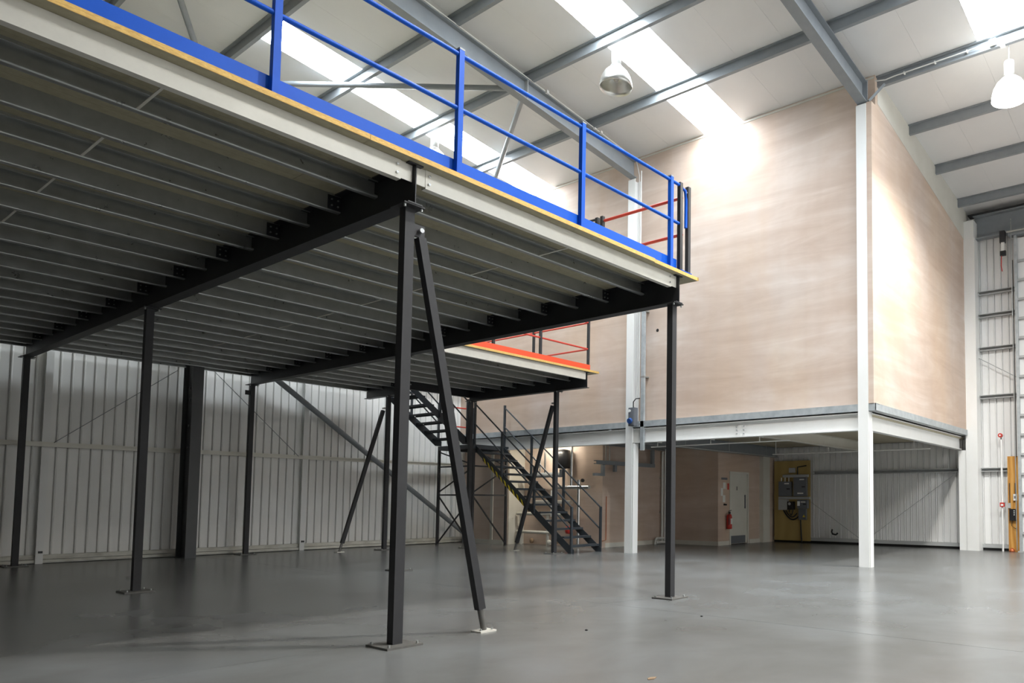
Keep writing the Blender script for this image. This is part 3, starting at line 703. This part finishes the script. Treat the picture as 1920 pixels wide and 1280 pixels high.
tbox('notice', 'small dark sign above the papers left of the door', 'sign', (13.46, 13.76, 5.712, 5.719, 1.86, 1.92), 'grey_plastic')
tbox('notice', 'pale paper notice left of the door, upper one', 'paper', (13.55, 13.68, 5.714, 5.719, 1.60, 1.78), 'paper')
tbox('notice', 'pale paper notice left of the door, nearer the wall corner', 'paper', (13.43, 13.54, 5.714, 5.719, 1.40, 1.62), 'paper')
tbox('notice', 'pale paper notice left of the door, lowest one', 'paper', (13.53, 13.66, 5.714, 5.719, 1.22, 1.42), 'paper')
tbox('notice', 'faint red sign beside the door frame', 'sign', (13.77, 13.85, 5.714, 5.719, 1.58, 1.76), 'red')
tbox('light_switch', 'small dark call point under the notices left of the door', 'switch', (13.58, 13.63, 5.69, 5.719, 1.13, 1.18), 'black_plastic')
tbox('light_switch', 'small dark call point next to the extinguisher', 'switch', (13.67, 13.71, 5.69, 5.719, 1.13, 1.17), 'black_plastic')

# ---------------------------------------------------------------- services under the box
tp = thing('drain_pipes', 'pair of white vertical pipes with an elbow in the recess corner', 'pipes', (13.15, 7.5, 0))
for xq in (13.07, 13.20): part('pipe', MB().tube([(xq, 7.54, .10), (xq, 7.54, 2.70)], .035, 12), 'white_paint', tp)
part('pipe', MB().tube([(13.20, 7.50, .05), (12.75, 7.50, .05)], .035, 10), 'white_paint', tp)
part('pipe', MB().tube([(13.07, 7.50, .17), (12.78, 7.50, .17), (12.72, 7.50, .14), (12.72, 7.50, .0)], .035, 10), 'white_paint', tp)
for zq_ in (.9, 1.9): part('pipe_clip', box(13.03, 13.245, 7.57, 7.615, zq_, zq_+.03), 'grey_plastic_light', tp)
ct = thing('cable_tray', 'dark cable tray hung across the recess behind the white column', 'cable tray', (11.5, 7.45, 2.2))
part('tray', MB().prism(C_prof(7.40, 2.20, 2.30, .10, 1, .02, .008), 'X', 10.15, 12.55), 'grey_paint', ct)
part('riser', box(12.45, 12.55, 7.42, 7.50, 2.30, 2.70), 'grey_paint', ct)
for xq in (10.55, 10.70, 11.6): part('hanger_rod', MB().tube([(xq, 7.45, 2.30), (xq, 7.45, 2.93)], .012, 6), 'galv', ct)
for xq in (10.9, 11.5): part('drop_box', box(xq-.04, xq+.04, 7.40, 7.48, 2.02, 2.20), 'grey_paint', ct)
tg = thing('cable_tray', 'lower dark trunking with upright end beside the stairs', 'cable tray', (10.5, 7.55, 1.9))
part('tray', box(10.20, 10.58, 7.50, 7.58, 1.90, 1.97), 'grey_paint', tg); part('upright', box(10.50, 10.58, 7.50, 7.58, 1.97, 2.20), 'grey_paint', tg)
tag(part('copper_pipe', MB().tube([(10.74, 7.585, 1.36), (10.74, 7.585, .20), (10.60, 7.585, .18)], .010, 6), 'copper'), 'thin orange pipe running down the lit wall end by the stairs', 'pipe')
# conduits with batten lights below the soffit
sc = thing('soffit_conduit', 'white conduit with drop brackets running below the white beam', 'conduit', (9.95, 3.5, 2.5))
part('pipe', MB().tube([(9.95, 5.4, 2.545), (9.95, 1.6, 2.545)], .014, 8), 'white_plastic', sc)
for yq in (2.35, 3.65, 5.2): part('drop_bracket', MB().tube([(9.95, yq, 2.55), (9.95, yq, 2.66), (10.1, yq, 2.66)], .016, 8), 'white_plastic', sc)
sd = thing('soffit_conduit', 'pale conduit running along the soffit towards the plywood board', 'conduit', (12, .9, 2.6))
part('pipe', MB().tube([(13.9, 4.3, 2.55), (13.9, -.1, 2.55)], .016, 8), 'white_plastic', sd)
for yq in (4.2, 2.6, .3): part('hanger_rod', MB().tube([(13.9, yq, 2.55), (13.9, yq, 2.93)], .010, 6), 'white_plastic', sd)
se = thing('soffit_conduit', 'thin pipe crossing the soffit in front of the door wall', 'conduit', (13, 5.0, 2.6))
part('pipe', MB().tube([(10.2, 5.15, 2.60), (15.6, 5.15, 2.60)], .016, 8), 'grey_light', se)
for xq in (11, 13, 15): part('hanger_rod', MB().tube([(xq, 5.15, 2.60), (xq, 5.15, 2.93)], .008, 6), 'grey_light', se)
fd = thing('floodlight', 'small white floodlight under the beam beside the white column', 'lamp', (9.95, 4.95, 2.4))
part('body', box(10.02, 10.14, 4.82, 5.02, 2.38, 2.48), 'white_plastic', fd); part('arm', MB().tube([(10.08, 4.92, 2.48), (10.08, 4.92, 2.93)], .012, 6), 'white_plastic', fd)
part('lens', box(10.012, 10.02, 4.84, 5.0, 2.39, 2.47), 'lamp_off', fd)
# duct and isolator on the pink wall
vd = thing('cable_duct', 'tall galvanised duct rising beside the left white column', 'duct', (9.6, 5.47, 2.4))
part('duct', box(9.60, 9.66, 5.36, 5.46, 2.45, 6.2), 'galv_blue', vd)
part('pipe', MB().tube([(9.62, 5.52, 3.7), (9.62, 5.52, 9.3)], .014, 8), 'white_plastic', vd)
for zq_ in (4.2, 5.8): part('strap', box(9.595, 9.778, 5.35, 5.47, zq_, zq_+.03), 'galv', vd)
iso = thing('isolator_switch', 'grey isolator with a blue socket on the left white column', 'electrical box', (9.5, 5.58, 3.0))
part('body', box(9.40, 9.53, 5.48, 5.66, 3.02, 3.46), 'grey_plastic', iso); part('lid', box(9.385, 9.40, 5.49, 5.65, 3.04, 3.44), 'grey_plastic', iso)
part('socket', MB().tube([(9.33, 5.58, 3.13), (9.385, 5.58, 3.15)], .065, 16), 'blue_plastic', iso)
part('knob', MB().tube([(9.36, 5.61, 3.38), (9.385, 5.61, 3.38)], .035, 14), 'white_plastic', iso)
part('flex', MB().tube([(9.46, 5.56, 3.46), (9.46, 5.56, 3.60), (9.50, 5.52, 3.68), (9.60, 5.48, 3.70)], .014, 8), 'cable', iso)
tag(part('wall_hole', MB().tube([(9.777, 5.10, 5.33), (9.7795, 5.10, 5.33)], .04, 14), 'gap_black'), 'small dark hole in the pink wall beside the front mezzanine column', 'hole')

bl = thing('batten_light', 'lit batten light on the soffit of the pipe alcove', 'lamp', (9.98, 9.2, 2.82))
part('body', box(9.94, 10.02, 8.6, 9.8, 2.87, 2.928), 'white_plastic', bl); part('tube', MB().tube([(9.98, 8.62, 2.85), (9.98, 9.78, 2.85)], .014, 8), 'lamp_glow', bl)
al = bpy.data.lights.new('batten_glow', 'AREA'); al.shape = 'RECTANGLE'; al.size = .06; al.size_y = 1.1; al.energy = 20; al.color = (1.0, .90, .70)
ao = bpy.data.objects.new('batten_glow', al); COL.objects.link(ao); ao.parent = bl; ao.location = (0, 0, .01)

# ---------------------------------------------------------------- pipework in the alcove behind the stairs
pw = thing('pipework', 'silver heating pipework with black tank behind the staircase', 'pipes', (10.35, 9.2, 0))
part('header_pipe', MB().tube([(10.30, 8.95, 1.60), (10.30, 7.80, 1.60)], .055, 12), 'chrome', pw)
part('pipe', MB().tube([(10.30, 8.46, 2.85), (10.30, 8.46, 1.65)], .04, 12), 'chrome', pw)
part('pipe', MB().tube([(10.30, 8.18, 1.80), (10.30, 8.18, .06)], .045, 12), 'chrome', pw)
part('pipe', MB().tube([(10.30, 9.18, 1.52), (10.30, 9.18, .80)], .05, 12), 'white_paint', pw)
part('pipe', MB().tube([(10.30, 8.72, 1.56), (10.30, 8.72, .9)], .025, 10), 'chrome', pw)
part('pipe', MB().tube([(10.35, 9.55, 2.6), (10.35, 9.55, 1.95)], .03, 10), 'chrome', pw)
part('pipe', MB().tube([(10.35, 9.75, 2.55), (10.35, 9.75, 2.05)], .03, 10), 'chrome', pw)
part('header_pipe', MB().tube([(10.30, 10.62, .87), (10.30, 8.75, .87)], .045, 12), 'white_board', pw)
part('header_pipe', MB().tube([(10.30, 10.62, .36), (10.30, 9.10, .36)], .045, 12), 'white_board', pw)
for yq in (10.45, 9.35): part('stand', box(10.27, 10.33, yq-.03, yq+.03, 0, .84), 'white_board', pw)
part('expansion_tank', MB().lathe((10.38, 8.85, 0), [(0, 2.10), (.18, 2.13), (.22, 2.22), (.22, 2.5), (.16, 2.62), (0, 2.65)], 18), 'black_plastic', pw)
part('pump', MB().lathe((10.33, 8.55, 0), [(0, .35), (.09, .36), (.11, .42), (.11, .52), (.06, .56), (0, .56)], 14), 'red_plastic', pw)
part('gauge', MB().tube([(10.26, 8.02, 1.78), (10.30, 8.02, 1.78)], .05, 14), 'black_plastic', pw)
part('insulated_pipe', MB().tube([(10.35, 10.4, 1.95), (10.35, 8.9, 1.95), (10.35, 8.9, 2.1)], .07, 12), 'grey_paint', pw)
part('insulated_pipe', MB().tube([(10.45, 10.0, 1.2), (10.45, 8.6, 1.2)], .06, 12), 'brushed_alu', pw)
for k_, (yq, zq_) in enumerate(((10.5, .2), (9.9, .15), (9.2, .12), (8.9, .18))): part('valve', MB().lathe((10.22, yq, 0), [(0, zq_-.1), (.05, zq_-.08), (.06, zq_), (.03, zq_+.05), (0, zq_+.05)], 10), 'timber_chip' if k_ % 2 else 'white_board', pw)

# ---------------------------------------------------------------- things on the right wall
ob = tbox('plywood_board', 'narrow orange-brown plywood board standing against the far right wall', 'board', (16.13, 16.155, -1.645, -1.37, 0, 2.44), 'ply_orange')
cb = thing('door_control', 'black door control box with three buttons on the orange board', 'control box', (16.1, -1.49, .79))
part('body', box(16.06, 16.128, -1.57, -1.41, .79, 1.09), 'black_plastic', cb)
for zq_ in (.94, .99, 1.04): part('button', MB().tube([(16.045, -1.53, zq_), (16.06, -1.53, zq_)], .014, 8), 'white_plastic', cb)
part('cable', MB().tube([(16.09, -1.47, .79), (16.09, -1.46, .66), (16.09, -1.53, .60), (16.09, -1.585, .58)], .009, 6), 'cable', cb)
sk = thing('socket', 'white isolator above the black control box', 'socket', (16.1, -1.55, 1.3)); part('body', box(16.08, 16.128, -1.60, -1.51, 1.30, 1.47), 'white_plastic', sk); part('rocker', box(16.07, 16.08, -1.58, -1.53, 1.36, 1.42), 'grey_plastic', sk)
part('flex', MB().tube([(16.10, -1.555, 1.47), (16.10, -1.555, 1.75)], .012, 6), 'cable', sk)
sk = thing('socket', 'small grey switch at the left edge of the orange board', 'socket', (16.1, -1.40, 1.1)); part('body', box(16.09, 16.128, -1.44, -1.372, 1.11, 1.24), 'grey_plastic_light', sk); part('flex', MB().tube([(16.11, -1.42, 1.24), (16.11, -1.42, 1.75)], .010, 6), 'cable', sk)
wp_ = thing('warning_post', 'white post with red beacon standing against the far wall', 'post', (16.1, -1.235, 0))
part('pole', MB().tube([(16.1, -1.235, 0), (16.1, -1.235, 2.88)], .024, 12), 'white_paint', wp_)
part('neck', MB().tube([(16.1, -1.235, 2.86), (16.1, -1.235, 2.93)], .014, 8), 'black_plastic', wp_)
part('beacon', MB().tube([(16.03, -1.225, 2.985), (16.13, -1.225, 2.985)], .055, 16), 'red_plastic', wp_)
part('beacon_lens', MB().tube([(16.02, -1.225, 2.985), (16.03, -1.225, 2.985)], .022, 12), 'white_plastic', wp_)
part('call_point', box(16.05, 16.12, -1.295, -1.185, 1.14, 1.25), 'red_plastic', wp_); part('call_glass', box(16.045, 16.05, -1.27, -1.21, 1.165, 1.215), 'white_plastic', wp_)
tag(part('rag', MB().lathe((16.06, -1.46, 0), [(.06, 0), (.075, .02), (.06, .06), (.03, .09), (0, .1)], 10), 'copper'), 'orange lump lying at the foot of the orange board', 'rag')
# roller-door guide with section brackets, at the right edge
rd = thing('door_guide', 'galvanised roller door guide with brackets at the right edge', 'door track', (16.05, -1.72, 0))
part('guide', MB().prism(C_prof(-1.66, 0, 1, .001, 1) if False else [(16.0, -1.72), (16.10, -1.72), (16.10, -1.655), (16.0, -1.655)], 'Z', 0, 8.15), 'galv_blue', rd)
part('rail_pipe', MB().tube([(15.97, -1.60, 0.05), (15.97, -1.60, 8.6)], .012, 6), 'galv', rd)
part('rail_pipe', MB().tube([(15.97, -1.63, 2.4), (15.97, -1.63, 7.5)], .012, 6), 'cable', rd)
part('foot', box(15.96, 16.12, -1.80, -1.62, 0, .03), 'grey_light', rd)
for k in range(15): part('section_bar', box(16.04, 16.10, -2.9, -1.72, .45+.5*k, .51+.5*k), 'grey_light', rd)
part('door_leaf', box(16.11, 16.14, -4.8, -1.70, .02, 8.1), 'cladding', rd)
part('drum_beam', box(15.98, 16.2, -4.8, -1.52, 8.16, 8.34), 'grey_paint', rd)
part('shaft', MB().tube([(15.93, -1.50, 8.25), (15.93, -4.6, 8.25)], .03, 10), 'galv', rd)
mo = thing('door_motor', 'dark roller door motor with a red cord below the eaves beam', 'motor', (15.95, -1.40, 7.85))
part('body', box(15.9, 16.05, -1.46, -1.33, 8.0, 8.3), 'dark_steel', mo); part('gearbox', box(15.92, 16.03, -1.44, -1.36, 7.78, 8.0), 'white_plastic', mo)
part('brake', box(15.93, 16.02, -1.47, -1.33, 7.66, 7.78), 'black_plastic', mo); part('cord', MB().tube([(15.97, -1.36, 7.66), (15.97, -1.35, 7.4), (15.97, -1.37, 7.25)], .012, 6), 'red_plastic', mo)
for xq, yq, lb in ((2.9, -1.15, 'tiny dark pebble on the floor right of the front column base'), (1.55, -.75, 'tiny dark pebble on the floor between the two front columns')):
    tag(part('pebble', MB().lathe((xq, yq, 0), [(.012, 0), (.016, .005), (.010, .012), (0, .014)], 7), 'black_plastic'), lb, 'debris')
# a chip of wood on the floor
tag(part('wood_chip', MB().prism([(.41, -2.47), (.45, -2.49), (.50, -2.47), (.47, -2.44), (.43, -2.445)], 'Z', 0, .006), 'timber_chip'), 'small brown wood chip lying on the floor at the bottom of the picture', 'debris')
